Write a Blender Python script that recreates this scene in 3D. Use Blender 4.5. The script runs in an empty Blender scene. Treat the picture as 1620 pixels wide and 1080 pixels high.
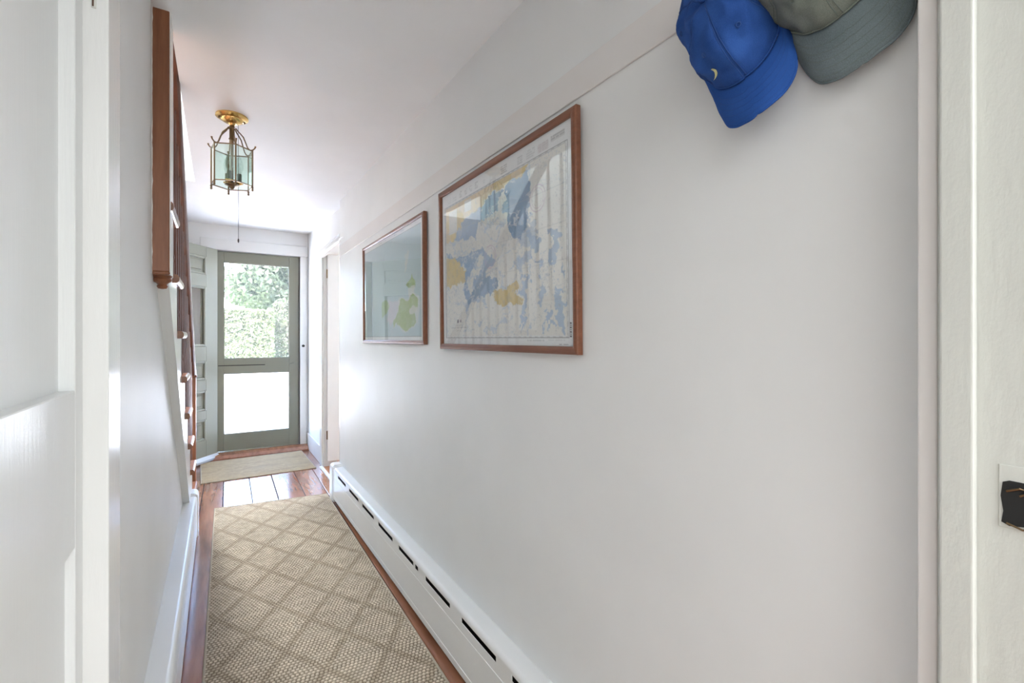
import bpy, bmesh, math, random
import numpy as np
from mathutils import Vector, Matrix, noise as mnoise
random.seed(7); rng = np.random.default_rng(7)
S = bpy.context.scene
COL = S.collection
PI = math.pi

# ------------------------------------------------------------------ camera
PSI = math.radians(32.14)
cd = bpy.data.cameras.new('camera'); cam = bpy.data.objects.new('camera', cd); COL.objects.link(cam)
cam.location = (0, 0, 1.2); cam.rotation_euler = (PI/2, 0, -PSI)
cd.sensor_width = 36; cd.lens = 740/1620*36; cd.shift_y = 5/1620*-1; cd.clip_start = 0.01; cd.clip_end = 300
S.camera = cam
# ------------------------------------------------------------------ colour management
S.view_settings.view_transform = 'Standard'; S.view_settings.look = 'None'
S.view_settings.gamma = 1; S.view_settings.use_curve_mapping = False
S.view_settings.exposure = 0.98
# ------------------------------------------------------------------ sky and sun
W = bpy.data.worlds.new('world'); S.world = W; W.use_nodes = True
wn = W.node_tree; bg = wn.nodes['Background']
sky = wn.nodes.new('ShaderNodeTexSky'); sky.sky_type = 'NISHITA'; sky.sun_disc = False
sky.sun_elevation = math.radians(52); sky.sun_rotation = math.radians(215); sky.dust_density = 2.5; sky.air_density = 0.8
wn.links.new(sky.outputs[0], bg.inputs[0]); bg.inputs[1].default_value = 2.8
sl = bpy.data.lights.new('sun', 'SUN'); sl.energy = 17.5; sl.angle = 0.02; sl.color = (1, .96, .9)
so = bpy.data.objects.new('sun', sl); COL.objects.link(so)
so.rotation_euler = Vector((0.62, 0.42, -1.0)).to_track_quat('-Z', 'Y').to_euler()

def area(name, loc, target, sx, sy, power, color=(1, 1, 1), spread=PI):
    l = bpy.data.lights.new(name, 'AREA'); l.shape = 'RECTANGLE'; l.size = sx; l.size_y = sy
    l.energy = power; l.color = color; l.spread = spread
    o = bpy.data.objects.new(name, l); COL.objects.link(o); o.location = loc
    o.rotation_euler = (Vector(target)-Vector(loc)).to_track_quat('-Z', 'Y').to_euler()
    return o
area('back_room_fill_light', (1.05, -2.0, 2.27), (1.05, -2.0, 0), 3.6, 2.3, 86, (.925, .97, 1))  # unseen lamp added behind the camera to fill the near hall
area('upstairs_fill_light', (-.70, 3.45, 4.45), (-.34, 2.15, 1.0), .75, 1.0, 165, (.93, .975, 1))  # lamp added over the stairs to brighten the middle of the hall
area('side_room_window_daylight', (2.9, 4.4, 1.6), (1.0, 4.1, 1.0), 1.4, 1.4, 36, (.90, .96, 1))

# ================================================================== materials
def mat(name, color=(.8, .8, .8), rough=.5, metal=0, spec=None):
    m = bpy.data.materials.new(name); m.use_nodes = True
    b = m.node_tree.nodes['Principled BSDF']
    b.inputs['Base Color'].default_value = (*color, 1); b.inputs['Roughness'].default_value = rough
    b.inputs['Metallic'].default_value = metal
    if spec is not None: b.inputs['Specular IOR Level'].default_value = spec
    return m
def N(m, t, **kw):
    n = m.node_tree.nodes.new(t)
    for k, v in kw.items(): setattr(n, k, v)
    return n
def LK(m, a, b): m.node_tree.links.new(a, b)
def BS(m): return m.node_tree.nodes['Principled BSDF']
def coords(m, scale=(1, 1, 1), kind='Object'):
    t = N(m, 'ShaderNodeTexCoord'); mp = N(m, 'ShaderNodeMapping'); mp.inputs['Scale'].default_value = scale
    LK(m, t.outputs[kind], mp.inputs[0]); return mp.outputs[0]
def geo_coords(m, scale=(1, 1, 1)):
    t = N(m, 'ShaderNodeNewGeometry'); mp = N(m, 'ShaderNodeMapping'); mp.inputs['Scale'].default_value = scale
    LK(m, t.outputs['Position'], mp.inputs[0]); return mp.outputs[0]
def ramp(m, fac, stops):
    r = N(m, 'ShaderNodeValToRGB'); e = r.color_ramp.elements
    while len(e) < len(stops): e.new(.5)
    for i, (p, c) in enumerate(stops): e[i].position = p; e[i].color = (*c, 1)
    LK(m, fac, r.inputs[0]); return r.outputs[0]
def noise_tex(m, vec, scale, detail=4, rough=.5):
    n = N(m, 'ShaderNodeTexNoise'); n.inputs['Scale'].default_value = scale; n.inputs['Detail'].default_value = detail
    n.inputs['Roughness'].default_value = rough; LK(m, vec, n.inputs['Vector']); return n.outputs[0]
def bump(m, h, strength=.2, dist=.01):
    b = N(m, 'ShaderNodeBump'); b.inputs['Strength'].default_value = strength; b.inputs['Distance'].default_value = dist
    LK(m, h, b.inputs['Height']); LK(m, b.outputs[0], BS(m).inputs['Normal'])
def paint(name, c, rough=.4, streak=(9, 9, 1.2), bs=.12, spec=.5, var=.03):
    m = mat(name, c, rough, spec=spec)
    v = geo_coords(m, streak); n = noise_tex(m, v, 6, 5, .6); v2 = geo_coords(m, (1, 1, 1)); n2 = noise_tex(m, v2, 2.3, 3)
    a = N(m, 'ShaderNodeMath', operation='ADD'); LK(m, n, a.inputs[0]); LK(m, n2, a.inputs[1])
    bump(m, a.outputs[0], bs, .004)
    lo = tuple(max(0, x*(1-var)) for x in c); hi = tuple(min(1, x*(1+var)) for x in c)
    LK(m, ramp(m, n2, [(.3, lo), (.7, hi)]), BS(m).inputs['Base Color'])
    return m
def wood(name, dark, light, rough=.3, scale=(14, 14, 1.2), coat=0, rnd=False, spec=.5):
    m = mat(name, light, rough, spec=spec); v = coords(m, scale)
    if rnd:
        oi = N(m, 'ShaderNodeObjectInfo'); ad = N(m, 'ShaderNodeVectorMath', operation='ADD')
        ml = N(m, 'ShaderNodeMath', operation='MULTIPLY'); ml.inputs[1].default_value = 37
        LK(m, oi.outputs['Random'], ml.inputs[0]); LK(m, v, ad.inputs[0]); LK(m, ml.outputs[0], ad.inputs[1]); v = ad.outputs[0]
    n = noise_tex(m, v, 3.0, 8, .65)
    c = ramp(m, n, [(.25, dark), (.5, tuple((a+b)/2 for a, b in zip(dark, light))), (.75, light)])
    if rnd:
        h = N(m, 'ShaderNodeHueSaturation'); mr = N(m, 'ShaderNodeMapRange'); mr.inputs['To Min'].default_value = .8; mr.inputs['To Max'].default_value = 1.15
        LK(m, oi.outputs['Random'], mr.inputs[0]); LK(m, mr.outputs[0], h.inputs['Value']); LK(m, c, h.inputs['Color']); c = h.outputs[0]
    LK(m, c, BS(m).inputs['Base Color']); bump(m, n, .10, .003)
    if coat: BS(m).inputs['Coat Weight'].default_value = coat; BS(m).inputs['Coat Roughness'].default_value = .12
    return m
def glass(name, tint=(1, 1, 1), ior=1.5, rough=0.0, gloss=1.0):
    m = bpy.data.materials.new(name); m.use_nodes = True; nt = m.node_tree; nt.nodes.clear()
    o = nt.nodes.new('ShaderNodeOutputMaterial'); mx = nt.nodes.new('ShaderNodeMixShader'); 
    ge = nt.nodes.new('ShaderNodeNewGeometry'); dt = nt.nodes.new('ShaderNodeVectorMath'); dt.operation = 'DOT_PRODUCT'
    nt.links.new(ge.outputs['Normal'], dt.inputs[0]); nt.links.new(ge.outputs['Incoming'], dt.inputs[1])
    def mth(op, a, b=None):
        n = nt.nodes.new('ShaderNodeMath'); n.operation = op
        for i, q in enumerate((a, b)):
            if q is None: continue
            if isinstance(q, (int, float)): n.inputs[i].default_value = q
            else: nt.links.new(q, n.inputs[i])
        return n.outputs[0]
    f0 = ((ior-1)/(ior+1))**2     # Schlick reflectance, the same from either side of the pane
    fr = mth('ADD', mth('MULTIPLY', mth('POWER', mth('SUBTRACT', 1.0, mth('ABSOLUTE', dt.outputs['Value'])), 5.0), 1-f0), f0)
    t = nt.nodes.new('ShaderNodeBsdfTransparent'); t.inputs[0].default_value = (*tint, 1)
    g = nt.nodes.new('ShaderNodeBsdfGlossy'); g.inputs['Roughness'].default_value = rough; g.inputs['Color'].default_value = (gloss, gloss, gloss, 1)
    nt.links.new(fr, mx.inputs[0]); nt.links.new(t.outputs[0], mx.inputs[1]); nt.links.new(g.outputs[0], mx.inputs[2])
    nt.links.new(mx.outputs[0], o.inputs[0]); return m

M_WALL = paint('wall_paint', (.85, .85, .84), .5, (7, 7, 1.0), .12)
M_CEIL = paint('ceiling_paint', (.91, .91, .905), .6, (2, 2, 2), .25)
M_TRIM = paint('trim_paint', (.82, .82, .80), .27, (16, 16, 2), .14)
M_DOORW = paint('door_paint', (.80, .81, .80), .3, (22, 22, 1.0), .25)
M_HEAT = paint('heater_paint', (.84, .835, .82), .3, (4, 4, 4), .12)
M_BOARD = paint('peg_board_paint', (.80, .765, .74), .4, (7, 1, 7), .10)
M_JAMB = paint('jamb_paint', (.66, .665, .62), .38, (12, 12, 5), .28)
M_OLIVE = paint('olive_door_paint', (.25, .25, .195), .42, (10, 10, 2), .10)
M_OLIVE2 = paint('sage_door_paint', (.33, .335, .27), .42, (10, 10, 2), .10)
M_RED = wood('reddish_wood', (.17, .060, .027), (.35, .14, .065), .38, (18, 18, 1.5))
M_RAIL = wood('rail_wood', (.07, .022, .012), (.16, .055, .03), .3, (18, 4, 4), .3)
M_TREAD = wood('tread_wood', (.16, .06, .03), (.34, .15, .08), .3, (4, 18, 18), .3)
M_FRAME = wood('frame_wood', (.17, .060, .030), (.27, .105, .054), .35, (25, 2, 25))
M_PLANK = wood('floor_wood', (.22, .085, .045), (.46, .20, .11), .2, (9, .9, 9), .5, True)
M_PLANK2 = wood('side_floor_wood', (.25, .09, .03), (.5, .2, .08), .3, (9, .9, 9), .2, True)
M_GAP = mat('floor_gap', (.02, .012, .008), .9)
M_DARK = mat('dark_void', (.012, .012, .012), .8)
M_IRON = mat('dark_iron', (.05, .045, .04), .45, .8)
M_BRASS = mat('brass', (.78, .53, .20), .2, 1)
M_OLDBR = mat('antique_brass', (.20, .14, .08), .32, 1)
M_STEEL = mat('grey_steel', (.45, .45, .45), .35, 1)
M_PANE = glass('clear_glass')
M_CHGL = glass('chart_glass', (.99, .99, .99), 1.26)
M_LGL = glass('green_tinted_glass', (.86, .925, .895), 1.5, .02)
M_BULB = glass('bulb_glass', (.93, .95, .94), 1.45)
M_SOCK = mat('socket_sleeve', (.16, .18, .15), .5)
M_MATTE = mat('porch_concrete', (.78, .77, .75), .8)
v_ = geo_coords(M_MATTE); LK(M_MATTE, ramp(M_MATTE, noise_tex(M_MATTE, v_, 1.2, 6), [(.3, (.7, .69, .67)), (.7, (.84, .83, .8))]), BS(M_MATTE).inputs['Base Color'])

M_SCREEN = glass('hazed_screen_glass', ior=1.22)      # storm glass with a translucent veil mixed in for the washed-out haze outside
nt_ = M_SCREEN.node_tree; out_ = [n for n in nt_.nodes if n.type == 'OUTPUT_MATERIAL'][0]; old_ = out_.inputs[0].links[0].from_socket
tl_ = nt_.nodes.new('ShaderNodeBsdfTranslucent'); tl_.inputs[0].default_value = (.9, .87, .8, 1); m2_ = nt_.nodes.new('ShaderNodeMixShader'); m2_.inputs[0].default_value = .015
nt_.links.new(old_, m2_.inputs[1]); nt_.links.new(tl_.outputs[0], m2_.inputs[2]); nt_.links.new(m2_.outputs[0], out_.inputs[0])
# ================================================================== helpers
def link(name, bm, m, parent=None, smooth=False, loc=None):
    bmesh.ops.recalc_face_normals(bm, faces=bm.faces)
    me = bpy.data.meshes.new(name); bm.to_mesh(me); bm.free()
    if m: me.materials.append(m)
    if smooth:
        for p in me.polygons: p.use_smooth = True
    o = bpy.data.objects.new(name, me); COL.objects.link(o)
    if parent: o.parent = parent
    if loc is not None: o.location = loc
    return o
def smooth_angle(o, deg=40):
    for p in o.data.polygons: p.use_smooth = True
    o.data.set_sharp_from_angle(angle=math.radians(deg))
def box(bm, x0, x1, y0, y1, z0, z1, bev=0, seg=1):
    r = bmesh.ops.create_cube(bm, size=1)
    for v in r['verts']:
        v.co = Vector(((x0+x1)/2+v.co.x*(x1-x0), (y0+y1)/2+v.co.y*(y1-y0), (z0+z1)/2+v.co.z*(z1-z0)))
    if bev:
        es = list({e for v in r['verts'] for e in v.link_edges})
        bmesh.ops.bevel(bm, geom=es, offset=bev, segments=seg, profile=.5, affect='EDGES')
def bx(name, m, parent, x0, x1, y0, y1, z0, z1, bev=0, seg=1):
    bm = bmesh.new(); box(bm, x0, x1, y0, y1, z0, z1, bev, seg); return link(name, bm, m, parent)
def prism(bm, pts, axis, a, b):
    """extrude a closed polygon of 2D points along an axis from a to b"""
    def P(p, w):
        return {'x': (w, p[0], p[1]), 'y': (p[0], w, p[1]), 'z': (p[0], p[1], w)}[axis]
    v0 = [bm.verts.new(P(p, a)) for p in pts]; v1 = [bm.verts.new(P(p, b)) for p in pts]
    n = len(pts)
    bm.faces.new(v0); bm.faces.new(v1[::-1])
    for i in range(n): bm.faces.new((v0[i], v1[i], v1[(i+1) % n], v0[(i+1) % n]))
def tube(bm, pts, r, seg=8, closed=False):
    pts = [Vector(p) for p in pts]; n = len(pts)
    rr = r if isinstance(r, (list, tuple)) else [r]*n
    rings = []; up = None
    for i, p in enumerate(pts):
        if closed: d = pts[(i+1) % n]-pts[i-1]
        else: d = pts[min(i+1, n-1)]-pts[max(i-1, 0)]
        d.normalize()
        if up is None: up = Vector((0, 0, 1)) if abs(d.z) < .9 else Vector((1, 0, 0))
        s = d.cross(up).normalized(); u = s.cross(d).normalized(); up = u
        rings.append([bm.verts.new(p+(s*math.cos(2*PI*k/seg)+u*math.sin(2*PI*k/seg))*rr[i]) for k in range(seg)])
    for i in range(n if closed else n-1):
        a, b = rings[i], rings[(i+1) % n]
        for k in range(seg): bm.faces.new((a[k], a[(k+1) % seg], b[(k+1) % seg], b[k]))
    if not closed: bm.faces.new(rings[0][::-1]); bm.faces.new(rings[-1])
def lathe(bm, prof, c=(0, 0, 0), seg=24):
    rings = []
    for r, z in prof:
        rings.append([bm.verts.new((c[0]+max(r, 1e-4)*math.cos(2*PI*k/seg), c[1]+max(r, 1e-4)*math.sin(2*PI*k/seg), c[2]+z)) for k in range(seg)])
    for a, b in zip(rings, rings[1:]):
        for k in range(seg): bm.faces.new((a[k], a[(k+1) % seg], b[(k+1) % seg], b[k]))
    bm.faces.new(rings[0][::-1]); bm.faces.new(rings[-1])
def thing(name, label, cat, loc=(0, 0, 0), rz=0, group=None):
    o = bpy.data.objects.new(name, None); COL.objects.link(o); o.location = loc; o.rotation_euler = (0, 0, rz)
    o['label'] = label; o['category'] = cat
    if group: o['group'] = group
    return o
def tag(o, label, cat, group=None):
    o['label'] = label; o['category'] = cat
    if group: o['group'] = group
    return o
def struct(o, label=None):
    o['kind'] = 'structure'
    if label: o['label'] = label
    return o
def mesh_np(name, V, F, m, parent=None, cols=None, smooth=False):
    me = bpy.data.meshes.new(name); nv = len(V); nf = len(F); k = F.shape[1]
    me.vertices.add(nv); me.vertices.foreach_set('co', V.astype(np.float32).ravel())
    me.loops.add(nf*k); me.loops.foreach_set('vertex_index', F.astype(np.int32).ravel())
    me.polygons.add(nf); me.polygons.foreach_set('loop_start', np.arange(0, nf*k, k, dtype=np.int32))
    me.update(calc_edges=True)
    if cols is not None:
        ca = me.color_attributes.new('col', 'FLOAT_COLOR', 'POINT')
        ca.data.foreach_set('color', np.concatenate([cols, np.ones((nv, 1))], 1).astype(np.float32).ravel())
    if smooth: me.polygons.foreach_set('use_smooth', np.ones(nf, dtype=bool))
    me.materials.append(m)
    o = bpy.data.objects.new(name, me); COL.objects.link(o)
    if parent: o.parent = parent
    return o
def vcol_mat(name, rough=.8, spec=.3):
    m = mat(name, (1, 1, 1), rough, spec=spec); a = N(m, 'ShaderNodeAttribute', attribute_name='col')
    LK(m, a.outputs['Color'], BS(m).inputs['Base Color']); return m
def vnoise(x, y, seed=0, octaves=4):
    """value noise on numpy arrays, about 0..1"""
    out = np.zeros_like(x, dtype=float); amp = 1; tot = 0
    r = np.random.default_rng(seed); T = r.random((256, 256))
    for o in range(octaves):
        xi = np.floor(x).astype(int); yi = np.floor(y).astype(int); fx = x-xi; fy = y-yi
        fx = fx*fx*(3-2*fx); fy = fy*fy*(3-2*fy)
        g = lambda a, b: T[a % 256, b % 256]
        out += amp*((g(xi, yi)*(1-fx)+g(xi+1, yi)*fx)*(1-fy)+(g(xi, yi+1)*(1-fx)+g(xi+1, yi+1)*fx)*fy)
        tot += amp; amp *= .55; x = x*2.03+11.3; y = y*2.03+5.7
    return out/tot
def inpoly(x, y, P):
    c = np.zeros_like(x, dtype=bool); n = len(P)
    for i in range(n):
        x0, y0 = P[i]; x1, y1 = P[(i+1) % n]
        if y0 == y1: continue
        c ^= ((y0 > y) != (y1 > y)) & (x < (x1-x0)*(y-y0)/(y1-y0)+x0)
    return c

# ================================================================== dimensions
XL = -.173; XS = -.14; XR = .78; XR2 = .839; YF = 5.55; YJ = 3.69
ZC = [(.1, 2.212), (3.5, 2.232), (5.72, 2.352)]
def zc(t):
    for (a, za), (b, zb) in zip(ZC, ZC[1:]):
        if t <= b: return za+(zb-za)*(t-a)/(b-a)
    return ZC[-1][1]

# ================================================================== floor
TH = -.016   # boards run a touch off the wall line
f = struct(bx('floor', M_GAP, None, -1.2, .86, -.9, 5.56, -.06, -.02), 'old reddish brown floorboards running along the hall')
seams = [-1.22, -1.03, -.85, -.69, -.50, -.33, -.17, -.034, .153, .322, .505, .66, .83]
for i in range(len(seams)-1):
    y0, y1 = -.9, 5.55
    bm = bmesh.new(); g = .0026
    r = bmesh.ops.create_cube(bm, size=1)
    w0, w1 = seams[i]+g, seams[i+1]-g
    for v in r['verts']:
        yy = y0 if v.co.y < 0 else y1
        xx = (w0 if v.co.x < 0 else w1)+.0157*yy
        v.co = Vector((max(-1.2, min(.83, xx)), yy, -.02 if v.co.z < 0 else -.0006*(i % 3)))
    bmesh.ops.bevel(bm, geom=[e for e in bm.edges if all(v.co.z > -.01 for v in e.verts)], offset=.0015, segments=1, affect='EDGES')
    link('plank', bm, M_PLANK, f)

# ================================================================== near (camera) room
bm = bmesh.new(); box(bm, -2.2, 3.2, -3.3, -.9, -.05, -.002); box(bm, -2.2, -1.2, -.9, .1, -.05, -.002); box(bm, .83, 3.2, -.9, .1, -.05, -.002)
M_BOUNCE = mat('pale_bounce_floor', (.62, .60, .56), .95)  # pale floor covering made up to bounce light into the hall
struct(link('floor', bm, M_BOUNCE), 'floor of the unseen room behind the camera, made pale to bounce light')
struct(bx('ceiling', M_CEIL, None, -2.2, 3.2, -3.3, .1, 2.3, 2.36), 'ceiling of the room behind the camera')
struct(bx('wall_west', M_WALL, None, -2.3, -2.2, -3.3, .2, 0, 2.36))
struct(bx('wall_east', M_WALL, None, 3.2, 3.3, -3.3, .2, 0, 2.36))
struct(bx('wall_back', M_WALL, None, -2.3, 3.3, -3.4, -3.3, 0, 2.36), 'back wall of the room behind the camera')

# end wall with the doorway the camera stands in
DL, DR = -.135, .72
bm = bmesh.new()
box(bm, -2.3, DL-.02, .10, .203, 0, 2.36); box(bm, DR+.02, 3.3, .10, .203, 0, 2.36); box(bm, DL-.02, DR+.02, .10, .203, 2.06, 2.36)
struct(link('wall_near', bm, M_WALL), 'end wall round the doorway nearest the camera')
bm = bmesh.new()
box(bm, DR, DR+.02, .085, .201, 0, 2.06, .0015); box(bm, DL-.02, DL, .085, .201, 0, 2.06, .0015); box(bm, DL, DR, .085, .201, 2.04, 2.06, .0015)
tr = struct(link('trim_1', bm, M_JAMB), 'pale grey painted jamb of the nearest doorway')
bm = bmesh.new()
box(bm, DR-.012, DR, .166, .1965, 0, 2.04, .003, 3); box(bm, DL, DL+.012, .166, .1965, 0, 2.04, .003, 3); box(bm, DL+.012, DR-.012, .166, .1965, 2.028, 2.04, .003)
link('door_stop', bm, M_JAMB, tr)
bm = bmesh.new()
box(bm, DR+.0, XR, .2008, .2195, 0, 2.12, .002, 2); box(bm, XL, DL-.0, .2025, .2195, 0, 2.12, .002, 2); box(bm, DL+.0, DR+.0, .2025, .2195, 2.04, 2.12, .002)
struct(link('trim_2', bm, M_BOARD), 'casing on the hall side of the nearest doorway')
# strike mortise with its chipped dark hole: recessed plate and lip
st = thing('strike_plate', 'dark chipped strike mortise in the pale jamb at the right edge', 'strike plate', (DR, .137, 1.0))
bm = bmesh.new()
box(bm, -.0012, .0006, -.022, .0125, -.004, .064, .0008); link('plate', bm, M_JAMB, st)
bm = bmesh.new(); prism(bm, [(-.022, .004), (-.019, .047), (.004, .0475), (.009, .045), (.0105, .03), (.0085, .014), (.010, .002), (.004, -.001)], 'x', -.0022, -.0008)
link('hole', bm, M_DARK, st)
bm = bmesh.new(); tube(bm, [(-.003, -.022, .001), (-.003, -.006, -.002), (-.003, .006, .002)], .0011, 6); link('cracked_lip', bm, M_OLDBR, st)
bm = bmesh.new(); tube(bm, [(-.0032, .006, .036), (-.0032, -.004, .041), (-.0032, -.012, .039), (-.0032, -.004, .033)], .0012, 6)
link('worn_metal', bm, M_OLDBR, st)

# ================================================================== right wall
bm = bmesh.new()
prism(bm, [(XR, .2195), (XR+.11, .2195), (XR+.11, YJ), (XR, YJ)], 'z', 0, 2.5)
# set-back wall with the side doorway 3.70 - 4.66
D0, D1 = 3.70, 4.66
box(bm, XR2, XR2+.11, D1+.0, YF+.16, 0, 2.5); box(bm, XR2, XR2+.11, YJ, D1, 2.0, 2.5)
struct(link('wall_right', bm, M_WALL), 'long white right wall, smooth painted')
# far baseboard
struct(bx('baseboard_right', M_TRIM, None, XR2-.014, XR2, D1+.1, YF, 0, .17, .004))
# peg board with groove
bm = bmesh.new(); box(bm, XR-.005, XR, .2195, YJ-.004, 1.812, 1.898, .0015)
pb = tag(link('peg_board', bm, M_BOARD), 'long flat painted peg board above the framed charts', 'board')
for i, py in enumerate((.36, .52)):
    bm = bmesh.new(); tube(bm, [(XR-.004, py, 1.845), (XR-.03, py, 1.85), (XR-.055, py, 1.858), (XR-.062, py, 1.861)], [.009, .008, .009, .011], 12)
    smooth_angle(link('peg', bm, M_BOARD, pb))
# side doorway: casing, lintel, jambs
bm = bmesh.new()
box(bm, XR2-.018, XR2, D1, D1+.10, 0, 2.0, .003)
box(bm, XR2-.004, XR2+.115, D1-.022, D1, 0, 2.0, .002)
box(bm, XR2-.004, XR2+.115, D0+.022, D1-.022, 1.98, 2.0, .002)
box(bm, XR+.002, XR2+.115, YJ, D0+.02, 0, 2.0, .002)
sd = struct(link('trim_3', bm, M_TRIM), 'white casing of the side doorway at the far right')
bm = bmesh.new(); pr = [(XR2, 1.955)]
for k in range(9):
    a = -PI/2+PI*k/8; pr.append((XR2-.022-.022*math.cos(a), 1.992+.036*math.sin(a)))
pr += [(XR2, 2.03)]
prism(bm, pr, 'y', YJ+.006, D1+.13); link('lintel_moulding', bm, M_TRIM, sd)
bm = bmesh.new(); box(bm, XR-.012, XR2-.01, YJ-.10, YJ+.002, 1.944, 1.951, .001); box(bm, XR-.008, XR2-.01, YJ-.03, YJ+.002, 1.907, 1.914, .001)
link('lintel_fillet', bm, M_TRIM, sd)
# white strip on the floor in the side doorway
bm = bmesh.new(); prism(bm, [(.80, -.002), (.828, -.002), (.828, .007), (.806, .006)], 'y', D0-.0, D1+.0)
struct(link('trim_4', bm, M_TRIM), 'white threshold strip of the side doorway')
# side door leaf, opened into the side room
ld = struct(bx('door_2', M_DOORW, None, .862, 1.60, D1-.062, D1-.026, .055, 1.985, .002), 'white side door standing open into the side room')
bm = bmesh.new()
for z in (1.80, .30): tube(bm, [(.858, D1-.064, z-.04), (.858, D1-.064, z+.04)], .006, 8)
link('hinge', bm, M_OLDBR, ld)
for z0, z1 in ((.25, .85), (1.0, 1.8)):
    bm = bmesh.new(); box(bm, .98, 1.18, D1-.067, D1-.062, z0, z1, .003); link('panel', bm, M_DOORW, ld)
# side room
fs = struct(bx('floor', M_GAP, None, .86, 3.3, 2.6, 6.2, -.06, -.02), 'orange brown floorboards of the side room')
for i in range(14):
    bx('plank', M_PLANK2, fs, .832+.175*i, .832+.175*i+.172, 2.6 if i > 0 else D0-.3, 6.2 if i > 0 else D1+.3, -.02, -.001, .0012)
struct(bx('wall_side_room', M_WALL, None, 3.3, 3.4, 2.5, 6.3, 0, 2.5)); struct(bx('wall_side_room', M_WALL, None, XR2+.11, 3.3, 6.2, 6.3, 0, 2.5))
struct(bx('wall_side_room', M_WALL, None, XR+.11, 3.3, 2.5, 2.6, 0, 2.5)); struct(bx('ceiling', M_CEIL, None, XR+.11, 3.4, 2.5, 6.3, 2.4, 2.5), 'ceiling of the side room')

# ================================================================== front wall
SX0, SX1 = -.016, .748
bm = bmesh.new()
box(bm, -1.2, SX0-.03, YF, YF+.16, -.1, 5); box(bm, SX1+.03, XR2+.11, YF, YF+.16, -.1, 5); box(bm, SX0-.03, SX1+.03, YF, YF+.16, 2.10, 5)
struct(link('wall_front', bm, M_WALL), 'white wall round the front door')
bm = bmesh.new()
box(bm, SX1+.008, .822, YF-.018, YF, 0, 2.088, .003); box(bm, -.15, SX0-.008, YF-.018, YF, 0, 2.088, .003)
box(bm, -.15, .834, YF-.022, YF, 2.088, 2.20, .003)
box(bm, SX1+.008, SX1+.03, YF, YF+.16, 0, 2.088, .001); box(bm, SX0-.03, SX0-.008, YF, YF+.16, 0, 2.088, .001); box(bm, SX0-.008, SX1+.008, YF, YF+.16, 2.088, 2.10, .001)
box(bm, SX0-.008, SX1+.008, YF+.068, YF+.11, 2.062, 2.10, .001); box(bm, SX1-.012, SX1+.008, YF+.068, YF+.11, 0, 2.062, .001); box(bm, SX0-.008, SX0+.012, YF+.068, YF+.11, 0, 2.062, .001)
fc = struct(link('trim_5', bm, M_TRIM), 'white casing of the front door')
bm = bmesh.new(); box(bm, SX1+.004, SX1+.0085, YF+.018, YF+.05, .05, 2.086, .001); link('dark_jamb_strip', bm, M_IRON, fc)  # thin dark strip down the jamb at the door's right edge
bm = bmesh.new(); tube(bm, [(.786, YF-.032, 1.118), (.786, YF-.018, 1.118)], .014, 16); smooth_angle(link('keeper', bm, M_IRON, fc))
bm = bmesh.new(); prism(bm, [(YF-.13, -.001), (YF+.17, -.001), (YF+.17, .045), (YF-.02, .05), (YF-.10, .038), (YF-.13, .012)], 'x', -.14, .834)
struct(link('trim_6', bm, M_PLANK), 'reddish wooden threshold under the screen door')

# screen door
sc = thing('screen_door', 'olive grey screen door with two glazed openings showing the garden', 'door', (0, YF+.03, 0))
def sp(n, *a, m=M_OLIVE, b=.003): return bx(n, m, sc, *a, b)
sp('stile', SX0, .049, 0, .034, .052, 2.082); sp('stile', .652, SX1, 0, .034, .052, 2.082)
sp('top_rail', .049, .652, 0, .034, 1.975, 2.082); sp('middle_rail', .049, .652, 0, .034, .838, .992); sp('bottom_rail', .049, .652, 0, .034, .052, .222)
sp('bead', .049, .652, .002, .014, .985, .992, b=.001); 
for z0, z1 in ((.992, 1.975), (.222, .838)):
    sp('pane', .049, .652, .018, .021, z0, z1, m=M_SCREEN, b=0)
    bm = bmesh.new()
    for a in ((.049, .055, z0, z1), (.646, .652, z0, z1), (.055, .646, z0, z0+.006), (.055, .646, z1-.006, z1)): box(bm, a[0], a[1], .008, .018, a[2], a[3], .001)
    link('glazing_bead', bm, M_OLIVE, sc)
sp('cross_bar', .0, .42, -.004, .0, .918, .926, m=M_IRON, b=.001)
bm = bmesh.new(); tube(bm, [(.69, -.035, .93), (.69, -.03, .93), (.69, 0, .93)], [.011, .013, .006], 14); tube(bm, [(.69, -.03, .93), (.655, -.035, .925)], .005, 8)
smooth_angle(link('latch_handle', bm, M_OLIVE, sc))

# open front door leaf
ang = math.atan2(-.79, -.613)
fd = thing('front_door', 'sage green panelled front door swung open behind the balusters', 'door', (-.022, YF-.025, 0), ang)
# local x runs from the hinge to the free edge; local y>0 ... face towards the hall is +y side
T2 = .022
def dp(n, x0, x1, z0, z1, y0=-T2, y1=T2, m=M_OLIVE2, b=.002): return bx(n, m, fd, x0, x1, y0, y1, z0, z1, b)
rows = [(.22, .42), (.504, .698), (.80, .98), (1.121, 1.696), (1.811, 1.986)]
dp('stile', .0, .15, .06, 2.083); dp('stile', .65, .80, .06, 2.083)
ed = [.06]+[v for r in rows for v in r]+[2.083]
for k in range(0, len(ed), 2): dp('rail', .15, .65, ed[k], ed[k+1])
for k, (z0, z1) in enumerate(rows):
    m_ = M_PANE if k == 3 else M_OLIVE2
    if k == 3:
        dp('pane', .15, .65, z0, z1, -.003, .003, m_, 0)
    else:
        dp('panel', .15, .65, z0, z1, -.006, .006)
        dp('panel_field', .195, .605, z0+.045, z1-.045, -.012, .012, b=.005)
    for s in (-1, 1):
        bm = bmesh.new(); ya, yb = (.006, .026) if s > 0 else (-.026, -.006)
        for a in ((.15, .172, z0, z1), (.628, .65, z0, z1), (.172, .628, z0, z0+.022), (.172, .628, z1-.022, z1)): box(bm, a[0], a[1], ya, yb, a[2], a[3], .006, 2)
        link('panel_moulding', bm, M_OLIVE2, fd)
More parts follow.
